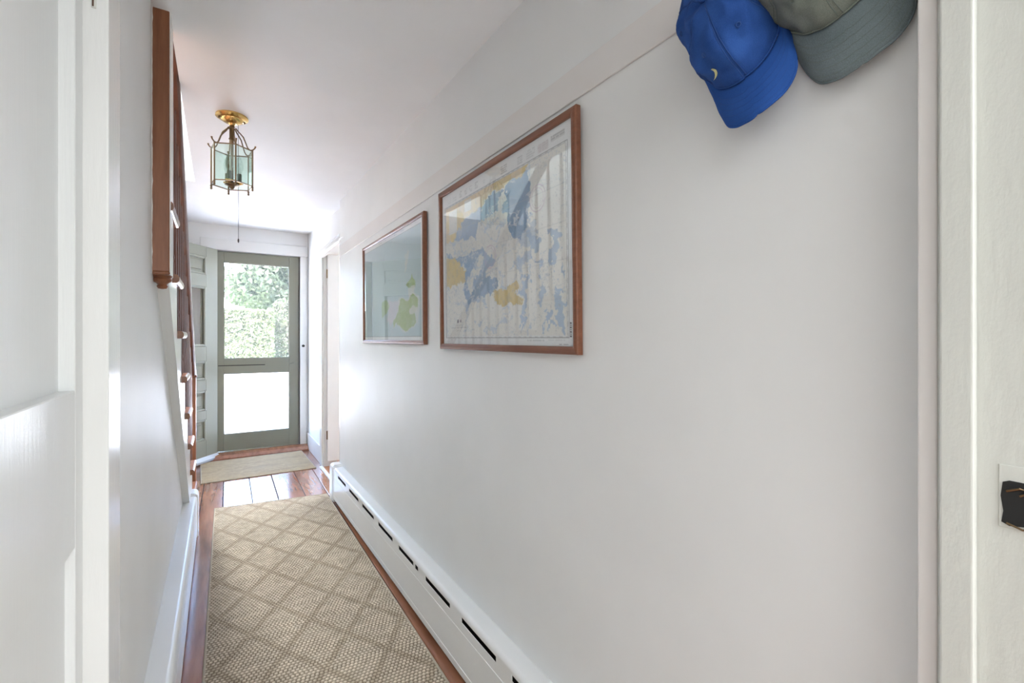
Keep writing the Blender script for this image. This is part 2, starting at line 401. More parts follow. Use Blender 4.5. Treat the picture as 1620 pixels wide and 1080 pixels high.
bm = bmesh.new(); prism(bm, [(-.05, .012), (.05, .012), (.05, .03), (T2, .062), (-T2, .062), (-.05, .03)], 'x', .0, .8); link('weather_bar', bm, mat('weather_bar_reflection', (.62, .66, .70), .3), fd)  # bright reflection on the bar is put into its pale blue-white colour
for s in (-1, 1):
    bm = bmesh.new(); tube(bm, [(.74, s*.02, 1.03), (.74, s*.05, 1.03), (.74, s*.06, 1.03), (.74, s*.08, 1.03), (.74, s*.088, 1.03)], [.012, .012, .024, .028, .012], 16); smooth_angle(link('knob', bm, M_OLDBR, fd))

# ================================================================== hall ceiling, with the stairwell opening
YH = 3.77
bm = bmesh.new()
def cslab(x0, x1, t0, t1):
    ts = [t0]+[t for t, _ in ZC if t0 < t < t1]+[t1]
    lo = [(t, zc(t)) for t in ts]
    prism(bm, lo+[(t1, 2.5), (t0, 2.5)], 'x', x0, x1)
cslab(-.131, XR2+.11, .2, YF); cslab(-1.2, -.131, YH, YF); cslab(-.30, -.131, .2, 1.81)
box(bm, -1.2, -.30, .2, .9, 2.3, 2.5)
struct(link('ceiling', bm, M_CEIL), 'white plaster hall ceiling with the stairwell opening')
# upstairs shaft
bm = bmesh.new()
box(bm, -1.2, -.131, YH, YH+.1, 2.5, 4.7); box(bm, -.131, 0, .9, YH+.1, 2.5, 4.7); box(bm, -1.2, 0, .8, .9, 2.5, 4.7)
struct(link('wall_upstairs', bm, paint('upstairs_shaded_paint', (.48, .53, .54), .5)), 'upper walls of the stairwell')  # darker grey-blue than the white walls: the stairwell's shade is in the colour
struct(bx('ceiling', M_CEIL, None, -1.3, .1, .7, 3.97, 4.7, 4.8), 'ceiling over the stairwell')
struct(bx('trim_7', M_TRIM, None, -1.1, -.133, YH-.012, YH, 2.485, 2.497), 'thin lath on the stairwell header')
struct(bx('wall_stairs', M_WALL, None, -1.2, -1.1, .2, YF, 0, 4.7), 'outer wall beside the stairs')
struct(bx('wall_roof', M_CEIL, None, -1.3, 3.6, 3.9, 6.3, 4.75, 4.85)); 
bm = bmesh.new(); box(bm, 0, 3.6, -3.4, 3.9, 2.5, 2.6); box(bm, -2.3, -1.2, -3.4, 3.9, 2.5, 2.6); box(bm, -1.2, 0, -3.4, .8, 2.5, 2.6); struct(link('floor', bm, M_CEIL), 'upstairs floor deck')

# ================================================================== left wall, under the stairs
def zlow(t): return .294+.845*(3.23-t)
bm = bmesh.new()
JT = 1.022
prism(bm, [(JT+.03, 0), (3.30, 0), (3.30, .24), (3.26, zlow(3.26)), (1.81, zlow(1.81)), (1.81, 2.25), (.2195, 2.25), (.2195, 2.06), (JT+.03, 2.06)], 'x', XL-.05, XL)
struct(link('wall_left', bm, M_WALL), 'white left wall rising to the stair string')
# closet door set in the left wall
XD = -.1875
bm = bmesh.new()

box(bm, -.155-.045, -.155, JT, JT+.108, 0, 2.14, .0025, 2)
box(bm, -.155-.045, -.155, .2195, JT, 2.04, 2.14, .0025, 2)
t9 = struct(link('trim_8', bm, M_TRIM), 'white casing of the panelled door on the left')
def hinge_mark():
    bm = bmesh.new(); box(bm, -.1765, -.1705, JT-.0022, JT, 1.745, 1.772, .0006); o = link('hinge_plate', bm, M_JAMB, t9)
    bm = bmesh.new(); box(bm, -.1758, -.1735, JT-.003, JT-.0018, 1.747, 1.770, .0004); link('rust_chip', bm, mat('rust', (.10, .05, .03), .8), t9)
hinge_mark()
dr = bpy.data.objects.new('door_1', None); COL.objects.link(dr); dr.location = (XD, .24, 0); struct(dr, 'white panelled door filling the left edge')
def lp(n, y0, y1, z0, z1, x0=-.038, x1=0, b=.0015): return bx(n, M_DOORW, dr, x0, x1, y0-.24, y1-.24, z0, z1, b)
SA, SB = .974, .34
lp('stile', SA, JT-.001, .01, 2.03); lp('stile', .241, SB, .01, 2.03)
lp('top_rail', SB, SA, 1.90, 2.03); lp('lock_rail', SB, SA, .875, 1.119); lp('bottom_rail', SB, SA, .01, .23)
lp('panel', SB, SA, 1.119, 1.90, -.030, -.0195, 0); lp('panel', SB, SA, .23, .875, -.030, -.012, 0)

# ================================================================== staircase
stc = thing('staircase', 'steep wooden staircase with dark balusters and white string on the left', 'staircase', (XS, 3.9, 0))
def S_(n, bm, m): 
    o = link(n, bm, m, stc); o.location = (-XS, -3.9, 0); return o
RISE, RUN = .2015, .254
def tz(k): return .02+RISE*k
def tn(k): return 3.60-RUN*(k-1)       # back end of the side nosing
NS = 11
# outer string: sawtooth top
top = []
for k in range(1, NS+1):
    top += [(tn(k)+RUN, tz(k-1)-.03 if k > 1 else 0), (tn(k)+RUN, tz(k)-.03)]
top.append((tn(NS), tz(NS)-.03))
te = 1.9
pts = [p for p in top if p[0] >= te-.2]
poly = [(3.30, 0)]+pts+[(pts[-1][0], zlow(pts[-1][0])), (3.26, zlow(3.26)), (3.30, .24)]
bm = bmesh.new(); prism(bm, poly, 'x', XL-.02, XS); S_('string', bm, M_TRIM)
for k in range(1, NS+1):
    t0, z = tn(k), tz(k)
    xo = -.12 if t0 > 1.75 else XL-.052
    bm = bmesh.new()
    # bull-nosed tread
    pr = [(t0, z-.03), (t0+RUN+.012, z-.03)]
    for q in range(7): a = -PI/2+PI*q/6; pr.append((t0+RUN+.012+.015*math.cos(a), z-.015+.015*math.sin(a)))
    pr += [(t0, z)]
    prism(bm, pr, 'x', -1.1, xo-.008)
    # side return nosing, rounded outwards
    if t0 > 1.75:
        prs = [(xo-.008, z-.03)]
        for q in range(7): a = -PI/2+PI*q/6; prs.append((xo-.008+.010*math.cos(a), z-.015+.015*math.sin(a)))
        prism(bm, prs, 'y', t0, t0+RUN+.02)
    S_('tread', bm, M_TREAD)
    bm = bmesh.new(); box(bm, -1.1, XS if t0 > 1.75 else XL-.052, t0+RUN-.02, t0+RUN, tz(k-1) if k > 1 else 0, z-.03); S_('riser', bm, M_TRIM)
# hand rail
RX = -.157
def rz(t): return .929+.786*(3.959-t)
def railprof():
    return [(-.026, -.02), (-.018, -.03), (.018, -.03), (.026, -.02), (.028, 0), (.024, .018), (.012, .028), (-.012, .028), (-.024, .018), (-.028, 0)]
bm = bmesh.new(); rings = []
ctl = [(1.87, rz(1.87))]+[(t, rz(t)) for t in np.linspace(2.0, 3.88, 8)]+[(3.93, rz(3.93)+.004), (3.965, rz(3.93)-.01)]
for t, z in ctl: rings.append([bm.verts.new((RX+a, t, z+b*1.25)) for a, b in railprof()])
for a, b in zip(rings, rings[1:]):
    for k in range(len(a)): bm.faces.new((a[k], a[(k+1) % len(a)], b[(k+1) % len(a)], b[k]))
bm.faces.new(rings[0][::-1]); bm.faces.new(rings[-1]); smooth_angle(S_('handrail', bm, M_RAIL), 50)
# balusters: two on each tread
for k in range(1, 9):
    for q in (.045, .045+RUN/2):
        t = tn(k)+q
        if t < 1.93: continue
        z0, z1 = tz(k), rz(t)-.03
        bm = bmesh.new()
        lathe(bm, [(.0125, 0), (.0125, .06), (.0105, .07), (.0135, .085), (.0105, .1), (.012, .3*(z1-z0)), (.0095, z1-z0)], (RX, t, z0), 10)
        smooth_angle(S_('baluster', bm, M_RAIL), 50)
# bottom newel
bm = bmesh.new(); box(bm, RX-.03, RX+.027, 3.90, 3.957, 0, .93, .004); box(bm, RX-.036, RX+.033, 3.894, 3.963, .93, .945, .004)
lathe(bm, [(.012, 0), (.026, .012), (.03, .03), (.022, .05), (.006, .056)], (RX, 3.93, .945), 16)
smooth_angle(S_('newel_post', bm, M_RED), 35)
# upper newel boxing on the wall end, with its turned drop
NY = 1.81
bm = bmesh.new(); box(bm, XL-.0, -.129, NY, NY+.10, 1.408, 2.224, .002); S_('boxed_newel', bm, M_RED)
bm = bmesh.new(); box(bm, -.1295, -.1265, NY+.006, NY+.104, 1.40, 2.223, .0005); S_('painted_edge', bm, M_TRIM)
bm = bmesh.new()
cx, cy = XL+.022, NY+.05
box(bm, XL+.0, -.1275, NY-.002, NY+.102, 1.399, 1.4085, .003)
S_('newel_foot', bm, M_RED)
bm = bmesh.new()
prof = [(.026, 1.400), (.0275, 1.399), (.0265, 1.396), (.023, 1.393), (.026, 1.387), (.023, 1.381), (.016, 1.376), (.012, 1.371), (.015, 1.366), (.011, 1.359), (.002, 1.357)]
lathe(bm, [(r, z) for r, z in prof[::-1]], (cx, cy, 0), 20); smooth_angle(S_('newel_drop', bm, M_RED), 40)
# ragged caulk line down the left side of the newel
bm = bmesh.new(); ptsC = [(XL+.0003+random.uniform(-.0007, .0007), NY-.001, 1.40+i*.0168) for i in range(50)]
tube(bm, ptsC, [.0013+random.choice((0, .0003, .0012, .0002)) for i in range(50)], 5); S_('caulk_line', bm, M_TRIM)

# ================================================================== heaters
def heater(name, label, side, xw, xf, y0, y1, slots, ztop=.252):
    """side +1: front faces -x (right wall). side -1: front faces +x."""
    s = side
    t = thing(name, label, 'heater', (xw, y1, 0))
    def P(n, bm, m=M_HEAT):
        o = link(n, bm, m, t); o.location = (-xw, -y1, 0); return o
    # cover top, rounded over the front
    d = xf-xw
    prof = [(xw, ztop+.012), (xw, ztop+.0), (xw, ztop-.004)]
    top_ = [(xw, ztop)]
    for q in range(8):
        a = PI/2*q/7; top_.append((xf+s*.016-s*.016*math.sin(a), ztop-.016+.016*math.cos(a)))
    zs1 = .2290; zs0 = .209
    top_ += [(xf, zs1), (xf+s*.003, zs1), (xf+s*.003, ztop-.014), (xw, ztop-.004)]
    bm = bmesh.new(); prism(bm, top_, 'y', y0, y1); smooth_angle(P('cover', bm), 35)
    # front panel with slots
    bm = bmesh.new()
    x0, x1 = min(xf, xf+s*.0025), max(xf, xf+s*.0025)
    box(bm, x0, x1, y0, y1, .022, zs0)
    cur = y0
    for a, b in sorted(slots):
        box(bm, x0, x1, cur, a, zs0, zs1); cur = b
    box(bm, x0, x1, cur, y1, zs0, zs1)
    P('front_panel', bm)
    # raised seams pressed in the panel
    bm = bmesh.new()
    for z in (.176, .048): tube(bm, [(xf-s*.0001, y0, z), (xf-s*.0001, y1, z)], .0014, 6)
    P('pressed_rib', bm)
    # dark element behind the slots
    bm = bmesh.new(); box(bm, min(xw+(-s)*.004, xf+s*.022), max(xw+(-s)*.004, xf+s*.022), y0+.01, y1-.02, .03, .225); P('fin_element', bm, M_IRON)
    return t, P
slots = [(3.22, 3.46), (2.89, 3.13), (2.56, 2.80), (2.235, 2.475), (1.95, 2.145), (1.893, 1.93), (1.57, 1.81), (1.235, 1.475), (.905, 1.145), (.575, .815), (.245, .485)]
hr, P = heater('baseboard_heater', 'long white slotted baseboard heater along the right wall', 1, XR, .718, .222, 3.60, slots)
def endcap(P, s, xw, xf, y0, y1, ztop=.262):
    pr = [(xw, .0), (xf-s*.006, .0), (xf-s*.006, ztop-.028)]
    for q in range(7): a = PI/2*q/6; pr.append((xf-s*.006+s*.028*(1-math.cos(a)), ztop-.028+.028*math.sin(a)))
    pr.append((xw, ztop))
    bm = bmesh.new(); prism(bm, pr, 'y', y0, y1); bmesh.ops.recalc_face_normals(bm, faces=bm.faces)
    bmesh.ops.bevel(bm, geom=[e for e in bm.edges if abs(e.verts[0].co.y-e.verts[1].co.y) < 1e-5], offset=.003, segments=2, affect='EDGES')
    smooth_angle(P('end_cap', bm), 35)
endcap(P, 1, XR, .718, 3.632, YJ+.03)
bm = bmesh.new(); box(bm, .7155, XR, 3.597, 3.612, .0, .256, .001); box(bm, .7155, XR, 3.617, 3.629, .0, .258, .001); P('joint_strip', bm)
hl, P = heater('baseboard_heater', 'white baseboard heater along the left wall below the stairs', -1, XL, -.108, .30+.84, 3.40, [(2.9, 2.92)])
endcap(P, -1, XL, -.108, 3.42, 3.53)
bm = bmesh.new(); box(bm, XL, -.1065, 3.397, 3.418, .0, .256, .001); P('joint_strip', bm)

# ================================================================== woven rugs
M_RUG = vcol_mat('woven_sisal', .85, .25)
def rug(name, label, corners, pitch, amp, diamond, res, light, dark, line, thick, gseed):
    """corners: near-left, near-right, far-right, far-left (x, y) on the floor"""
    A, B, C, D = [np.array(c) for c in corners]
    t = thing(name, label, 'rug', (float((A[0]+B[0])/2), float((A[1]+B[1])/2), 0))
    L = np.linalg.norm(D-A); Wd = np.linalg.norm(B-A)
    nu, nv = int(Wd/pitch*res), int(L/pitch*res)
    u, v = np.meshgrid(np.linspace(0, 1, nu), np.linspace(0, 1, nv))
    P = ((1-u)*(1-v))[..., None]*A+(u*(1-v))[..., None]*B+(u*v)[..., None]*C+((1-u)*v)[..., None]*D
    a, b = u*Wd/pitch, v*L/pitch
    row = np.floor(b); jit = (vnoise(row*.37+3, row*0+1.5, gseed, 1)-.5)*.6
    aa = a+.5*(row % 2)+jit
    kn = np.abs(np.sin(PI*aa))*np.abs(np.sin(PI*b)); kn = np.sqrt(kn)
    warp = vnoise(a*.35, b*.35, gseed+1, 3); fine = vnoise(a*1.9, b*1.9, gseed+2, 2)
    X, Y = u*Wd, v*L
    col_l, col_d, col_x = np.array(light), np.array(dark), np.array(line)
    cell = vnoise(np.floor(aa)*.71, row*.71, gseed+4, 1)
    if diamond:
        p, q = (X-.037)/.225+(Y-.154)/.36, (X-.037)/.225-(Y-.154)/.36
        dd = np.minimum(np.abs(p-np.round(p)), np.abs(q-np.round(q)))
        ln = np.clip((.092-dd)/.05, 0, 1)
    else:
        ln = np.clip((vnoise(X*4, Y*18, gseed+6, 3)-.55)*5, 0, 1)*.5
    h = amp*(kn*(.75+.5*cell)*(1-.55*ln))+amp*.25*warp
    tone = np.clip(kn*1.5-.42+.3*(fine-.5), 0, 1)[..., None]
    top = col_l*(.84+.32*cell[..., None])*(1-ln[..., None])+col_x*(.85+.3*cell[..., None])*ln[..., None]
    Cc = col_d*(1-tone)+top*tone
    Cc = Cc*(.93+.14*warp[..., None])
    V = np.concatenate([P, (thick+h)[..., None]], -1).reshape(-1, 3)
    V[:, 0] -= t.location.x; V[:, 1] -= t.location.y
    i = np.arange(nu*nv).reshape(nv, nu)
    F = np.stack([i[:-1, :-1], i[:-1, 1:], i[1:, 1:], i[1:, :-1]], -1).reshape(-1, 4)
    o = mesh_np('weave', V, F, M_RUG, t, Cc.reshape(-1, 3), True)
    # backing slab and bound edge
    off = np.array([t.location.x, t.location.y])
    bm = bmesh.new(); prism(bm, [tuple(c-off) for c in (A, B, C, D)], 'z', .0005, thick+.0002); link('backing', bm, M_BIND, t)
    bm = bmesh.new(); tube(bm, [(*(c-off), thick*.5+.002) for c in (A, A*.5+B*.5, B, B*.5+C*.5, C, C*.5+D*.5, D, D*.5+A*.5)], .0048, 8, True)
    smooth_angle(link('bound_edge', bm, M_BIND, t), 60)
    return t
M_BIND = mat('binding_tape', (.42, .36, .27), .8)
rug('runner_rug', 'long beige woven runner rug with a diamond lattice', [(-.058, .75), (.667, .75), (.706, 3.80), (-.019, 3.89)], .0150, .0042, True, 4,
    (.70, .60, .46), (.12, .083, .05), (.52, .43, .315), .004, 11)
rug('door_mat', 'small beige woven mat lying before the screen door', [(-.119, 4.616), (.766, 4.63), (.75, 5.405), (-.141, 5.365)], .0115, .0022, False, 4,
    (.58, .455, .28), (.24, .17, .09), (.38, .30, .20), .004, 31)

# ================================================================== framed charts
M_PRINT = vcol_mat('chart_print', .6, .3)
def chart(name, label, t_left, t_right, z0, z1, fw, lean, paint_fn, res, bottom_glare=False):
    """u runs from the far end to the near end, v from the top down"""
    Wd, H = t_left-t_right, z1-z0
    o = bpy.data.objects.new(name, None); COL.objects.link(o); tag(o, label, 'picture')
    o.location = (XR-.002, (t_left+t_right)/2, z0); o.rotation_euler = (0, -math.atan2(lean, H), 0)
    # frame: four mitred mouldings, depth 18 mm; local x<0 faces the hall
    dep = .018; hw = Wd/2
    def side(p_out, p_in):
        bm = bmesh.new()
        (ay, az), (by, bz) = p_out; (cy_, cz), (dy, dz) = p_in
        e = .004
        def pt(y, z, x): return bm.verts.new((x, y, z))
        def mix(a, b, f): return (a[0]*(1-f)+b[0]*f, a[1]*(1-f)+b[1]*f)
        rows_ = [(0, 0), (0, -dep+e), (.12, -dep+.001), (.3, -dep), (.7, -dep), (.9, -dep+.002), (1, -dep+.005), (1, -.004), (1, 0)]
        R0 = [pt(*mix(p_out[0], p_in[0], f), x) for f, x in rows_]; R1 = [pt(*mix(p_out[1], p_in[1], f), x) for f, x in rows_]
        for i in range(len(R0)): j = (i+1) % len(R0); bm.faces.new((R0[i], R0[j], R1[j], R1[i]))
        bm.faces.new(R0[::-1]); bm.faces.new(R1)
        smooth_angle(link('frame_side', bm, M_FRAME, o), 30)
    OUT = [(-hw, 0), (hw, 0), (hw, H), (-hw, H)]; INN = [(-hw+fw, fw), (hw-fw, fw), (hw-fw, H-fw), (-hw+fw, H-fw)]
    for i in range(4): j = (i+1) % 4; side((OUT[i], OUT[j]), (INN[i], INN[j]))
    bm = bmesh.new(); box(bm, -.003, -.001, -hw+.003, hw-.003, .003, H-.003); link('backing_board', bm, M_BIND, o)
    bm = bmesh.new(); box(bm, -.011, -.0095, -hw+fw-.002, hw-fw+.002, fw-.002, H-fw+.002); link('glazing', bm, M_CHGL, o)
    nu, nv = int(Wd*res), int(H*res)
    u, v = np.meshgrid(np.linspace(fw*.8/Wd, 1-fw*.8/Wd, nu), np.linspace(fw*.8/H, 1-fw*.8/H, nv))
    C = paint_fn(u, v)
    V = np.stack([np.full_like(u, -.007), hw-u*Wd, H-v*H], -1).reshape(-1, 3)
    i = np.arange(nu*nv).reshape(nv, nu); F = np.stack([i[:-1, :-1], i[:-1, 1:], i[1:, 1:], i[1:, :-1]], -1).reshape(-1, 4)
    mesh_np('chart_print', V, F, M_PRINT, o, C.reshape(-1, 3))
    return o
def lay(C, m, c): m = np.clip(m, 0, 1)[..., None]; return C*(1-m)+np.array(c)*m
def big_print(u, v):
    C = np.ones(u.shape+(3,))*np.array([.84, .86, .87])
    wx = (vnoise(u*16, v*12, 3, 5)-.5)*.075; wy = (vnoise(u*16+40, v*12+9, 4, 5)-.5)*.075
    wx += (vnoise(u*60, v*45, 5, 4)-.5)*.035; wy += (vnoise(u*60+4, v*45+9, 6, 4)-.5)*.035
    U, V = u+wx, v+wy
    inn = (u > .062) & (u < .942) & (v > .122) & (v < .921)
    sea = (.29, .43, .61); sea2 = (.44, .57, .73); land = (.73, .60, .31); pale = (.84, .84, .81)
    C = lay(C, inn*1.0, pale)
    blue = inpoly(U, V, [(0.719, 0.11), (0.758, 0.339), (0.743, 0.393), (0.67, 0.472), (0.601, 0.571), (0.487, 0.7), (0.314, 0.725), (0.266, 0.739), (0.237, 0.643), (0.254, 0.524), (0.03, 0.403), (0.03, 0.362), (0.138, 0.331), (0.216, 0.273), (0.382, 0.205), (0.601, 0.167), (0.719, 0.11)])
    C = lay(C, (blue & inn)*(.62+.5*vnoise(u*7, v*7, 8, 3)), sea)
    halo = inpoly(U, V, [(.70, .12), (.80, .34), (.80, .45), (.70, .60), (.60, .68), (.50, .78), (.30, .78), (.22, .75), (.2, .6), (.5, .5), (.7, .3)]) & ~blue
    C = lay(C, (halo & inn)*(vnoise(U*9, V*14, 9, 4) > .5)*.55, sea2)
    for P in ([(0.425, 0.275), (0.497, 0.269), (0.601, 0.314), (0.636, 0.413), (0.679, 0.474), (0.653, 0.543), (0.546, 0.64), (0.467, 0.629), (0.436, 0.583), (0.507, 0.554), (0.467, 0.492), (0.36, 0.399), (0.382, 0.319)],
              [(0.05, 0.335), (0.216, 0.327), (0.425, 0.414), (0.404, 0.45), (0.266, 0.455), (0.05, 0.398)],
              [(0.583, 0.166), (0.601, 0.25), (0.574, 0.306), (0.527, 0.305), (0.546, 0.218)], [(.27, .60), (.40, .48), (.42, .50), (.30, .68)]):
        C = lay(C, (inpoly(U, V, P) & inn)*.92, (.82, .81, .77))
    # thin contour lines and veins
    vn = vnoise(U*8, V*10, 17, 4); vein = np.exp(-((vn-.5)/.006)**2)+np.exp(-((vn-.58)/.005)**2)
    C = lay(C, vein*inn*.45, (.42, .53, .66))
    vn2 = vnoise(U*6+9, V*9, 19, 4); C = lay(C, np.exp(-((vn2-.47)/.02)**2)*inn*(u < .75)*.6, sea2)
    for P in ([(0.719, 0.435), (0.795, 0.432), (0.795, 0.617), (0.727, 0.533)], [(0.845, 0.455), (0.879, 0.455), (0.885, 0.654), (0.85, 0.627)], [(0.880, 0.622), (0.918, 0.637), (0.922, 0.909), (0.892, 0.898), (0.896, 0.767)],
              [(.68, .60), (.72, .62), (.71, .9), (.69, .88)], [(.79, .62), (.82, .64), (.81, .8), (.79, .78)], [(.83, .82), (.87, .82), (.87, .92), (.83, .92)]):
        C = lay(C, (inpoly(u+wx*1.4, v+wy*1.4, P) & inn)*(vnoise(u*30, v*16, 23, 3) > .38)*.8, sea2)
    rd = np.abs(vnoise(U*11+3, V*15+8, 27, 4)-.5)
    C = lay(C, (blue & inn)*np.clip((.028-rd)/.02, 0, 1)*.7*(vnoise(u*6, v*6, 28, 2) > .42), (.80, .81, .80))
    la = inpoly(U, V, [(0.03, 0.10), (0.73, 0.10), (0.719, 0.160), (0.601, 0.160), (0.467, 0.184), (0.382, 0.205), (0.29, 0.234), (0.216, 0.273), (0.138, 0.331), (0.03, 0.362)])
    lb = inpoly(U, V, [(0.03, 0.427), (0.151, 0.428), (0.204, 0.5), (0.254, 0.539), (0.242, 0.605), (0.164, 0.615), (0.03, 0.606)])
    lc = inpoly(U, V, [(0.477, 0.699), (0.662, 0.650), (0.679, 0.764), (0.546, 0.759), (0.487, 0.741)])
    for L in (la, lb, lc):
        C = lay(C, (L & inn)*(.75+.4*vnoise(u*30, v*30, 21, 2)), land)
        C = lay(C, (L & inn)*(vnoise(u*60, v*40, 22, 2) > .62)*.4, (.55, .50, .38))
    C = lay(C, (la & inn)*(vnoise(u*5, v*5, 33, 2) > .55)*.55, (.80, .70, .60))
    for a, b, c, d in ((.096, .152, .178, .294), (.254, .133, .314, .197)): C = lay(C, (u > a) & (u < c) & (v > b) & (v < d), (.76, .76, .72))
    # soundings: fine speckle
    sp = (vnoise(u*170, v*110, 41, 1) > .86) & inn; C = lay(C, sp*.33, (.45, .47, .50))
    # graticule
    for g in np.arange(.062, .942, .147): C = lay(C, (np.abs(u-g) < .0011)*inn*.4, (.55, .58, .60))
    for g in np.arange(.122, .921, .16): C = lay(C, (np.abs(v-g) < .0014)*inn*.4, (.55, .58, .60))
    # neat lines
    def rectline(a, b, c, d, w, col, al):
        nonlocal C
        m = ((np.abs(u-a) < w) | (np.abs(u-c) < w)) & (v > b) & (v < d) | ((np.abs(v-b) < w*1.3) | (np.abs(v-d) < w*1.3)) & (u > a) & (u < c)
        C = lay(C, m*al, col)
    rectline(.053, .113, .948, .930, .0014, (.28, .29, .30), .8); rectline(.062, .122, .940, .921, .001, (.40, .41, .42), .6)
    seg = ((np.floor(u*60) % 2 == 0) & ((np.abs(v-.1175) < .002) | (np.abs(v-.9255) < .002)) & (u > .055) & (u < .945)) | ((np.floor(v*44) % 2 == 0) & ((np.abs(u-.0575) < .0016) | (np.abs(u-.944) < .0016)) & (v > .115) & (v < .928))
    C = lay(C, seg*.45, (.35, .35, .36))
    # text blocks: ruled lines of words
    def text(a, b, c, d, n, col, al, sd):
        nonlocal C
        m = (u > a) & (u < c) & (v > b) & (v < d); k = (v-b)/(d-b)*n
        words = (np.mod(k, 1) < .62) & (vnoise(u*120, np.floor(k)*3.7+u*0, sd, 1) > .3)
        C = lay(C, (m & words)*al, col)
    for q, (a, b, c, d, al) in enumerate(((.866, .060, .937, .085, .55), (.795, .066, .852, .105, .22), (.727, .060, .778, .104, .25), (.67, .064, .703, .104, .35), (.555, .062, .601, .104, .45), (.415, .074, .436, .10, .2), (.349, .062, .378, .10, .4), (.30, .064, .325, .10, .35), (.255, .064, .28, .10, .4), (.205, .062, .23, .10, .4), (.14, .066, .175, .10, .25), (.09, .062, .12, .10, .2),
                                              (.11, .868, .278, .874, .6), (.16, .853, .21, .858, .4), (.165, .884, .205, .889, .5), (.29, .938, .60, .945, .3), (.72, .938, .82, .952, .35), (.10, .938, .25, .946, .4), (.83, .938, .93, .945, .3), (.90, .957, .945, .961, .8))):
        text(a, b, c, d, max(1, int((d-b)/.009)), (.35, .36, .38), al, 50+q)
    C = lay(C, ((u > .866) & (u < .937) & (v > .06) & (v < .085))*.35, (.45, .46, .46))
    C = lay(C, ((u > .795) & (u < .852) & (v > .066) & (v < .105))*.3, (.6, .5, .52))
    C = lay(C, (u > .952) & (u < .961) & (v > .862) & (v < .93) & ((np.floor(v*330) % 3 > 0)), (.12, .12, .14))
    r = np.hypot((u-.177)*1.37, v-.83); C = lay(C, (r < .012)*.8, (.2, .2, .25)); r = np.hypot((u-.205)*1.37, v-.83); C = lay(C, (r < .009)*.8, (.25, .25, .3))
    for (a, b) in ((.47, .50), (.79, .30)):        # compass roses
        r = np.hypot((u-a)*1.37, v-b); C = lay(C, (np.abs(r-.06) < .0025)*inn*.5, (.62, .45, .60)); C = lay(C, (np.abs(r-.045) < .002)*inn*.4, (.62, .45, .60))
    return C
def small_print(u, v):
    C = np.ones(u.shape+(3,))*np.array([.82, .84, .84])
    wx = (vnoise(u*16, v*12, 63, 5)-.5)*.07; wy = (vnoise(u*16+40, v*12+9, 64, 5)-.5)*.07; U, V = u+wx, v+wy
    inn = (u > .012) & (u < .948) & (v > .066) & (v < .94)
    C = lay(C, inn*1.0, (.47, .59, .62)); C = lay(C, inn*.5*vnoise(u*3, v*3, 65, 3), (.40, .53, .57))
    gr = (.31, .43, .14); pk = (.58, .55, .60); wh = (.62, .64, .60)
    for P, c, al in (([(0.496, 0.614), (0.588, 0.637), (0.674, 0.623), (0.653, 0.68), (0.588, 0.785), (0.52, 0.844), (0.448, 0.803), (0.485, 0.728)], pk, .8),
                     ([(0.655, 0.60), (0.774, 0.615), (0.849, 0.57), (0.92, 0.63), (0.93, 0.707), (0.895, 0.85), (0.812, 0.905), (0.695, 0.89), (0.61, 0.84), (0.55, 0.87), (0.62, 0.72)], wh, .6),
                     ([(0.822, 0.425), (0.849, 0.476), (0.867, 0.535), (0.84, 0.553), (0.803, 0.536), (0.745, 0.503), (0.803, 0.479)], gr, .95),
                     ([(0.78, 0.53), (0.86, 0.53), (0.87, 0.60), (0.79, 0.62)], wh, .8),
                     ([(0.674, 0.623), (0.715, 0.616), (0.774, 0.635), (0.849, 0.588), (0.903, 0.64), (0.911, 0.707), (0.867, 0.769), (0.885, 0.837), (0.812, 0.89), (0.695, 0.875), (0.61, 0.823), (0.566, 0.859), (0.554, 0.808), (0.632, 0.739)], gr, .95),
                     ([(0.784, 0.728), (0.831, 0.698), (0.903, 0.711), (0.894, 0.76), (0.812, 0.765)], wh, .85),
                     ([(0.347, 0.609), (0.448, 0.608), (0.496, 0.652), (0.473, 0.727), (0.373, 0.759), (0.36, 0.691)], gr, .7),
                     ([(0.745, 0.246), (0.79, 0.235), (0.784, 0.314), (0.755, 0.4), (0.739, 0.408)], wh, .75)):
        C = lay(C, (inpoly(U, V, P) & inn)*al*(.7+.5*vnoise(u*26, v*20, 66, 3)), c)
    vn = vnoise(U*7, V*8, 67, 4); C = lay(C, np.exp(-((vn-.52)/.008)**2)*inn*.3, (.55, .66, .68))
    def line(m, al):
        nonlocal C
        C = lay(C, m*al, (.25, .27, .27))
    w = .0012
    line(((np.abs(v-.066) < w*1.4) | (np.abs(v-.94) < w*1.8)) & (u > .012) & (u < .948), .8)
    line(((np.abs(u-.948) < w) | (np.abs(u-.012) < w)) & (v > .066) & (v < .94), .6)
    for a, c in ((.30, .46), (.55, .62), (.68, .73)): line((u > a) & (u < c) & (v > .045) & (v < .053) & (vnoise(u*120, v*0, 68, 1) > .35), .4)
    return C
chart('framed_chart', 'large framed nautical chart with blue shallows and yellow land, nearer the hats', 1.762, .903, 1.158, 1.785, .021, .008, big_print, 420)
chart('framed_chart', 'smaller framed blue grey chart with green land, nearer the front door', 2.952, 1.934, 1.173, 1.757, .017, .004, small_print, 300)

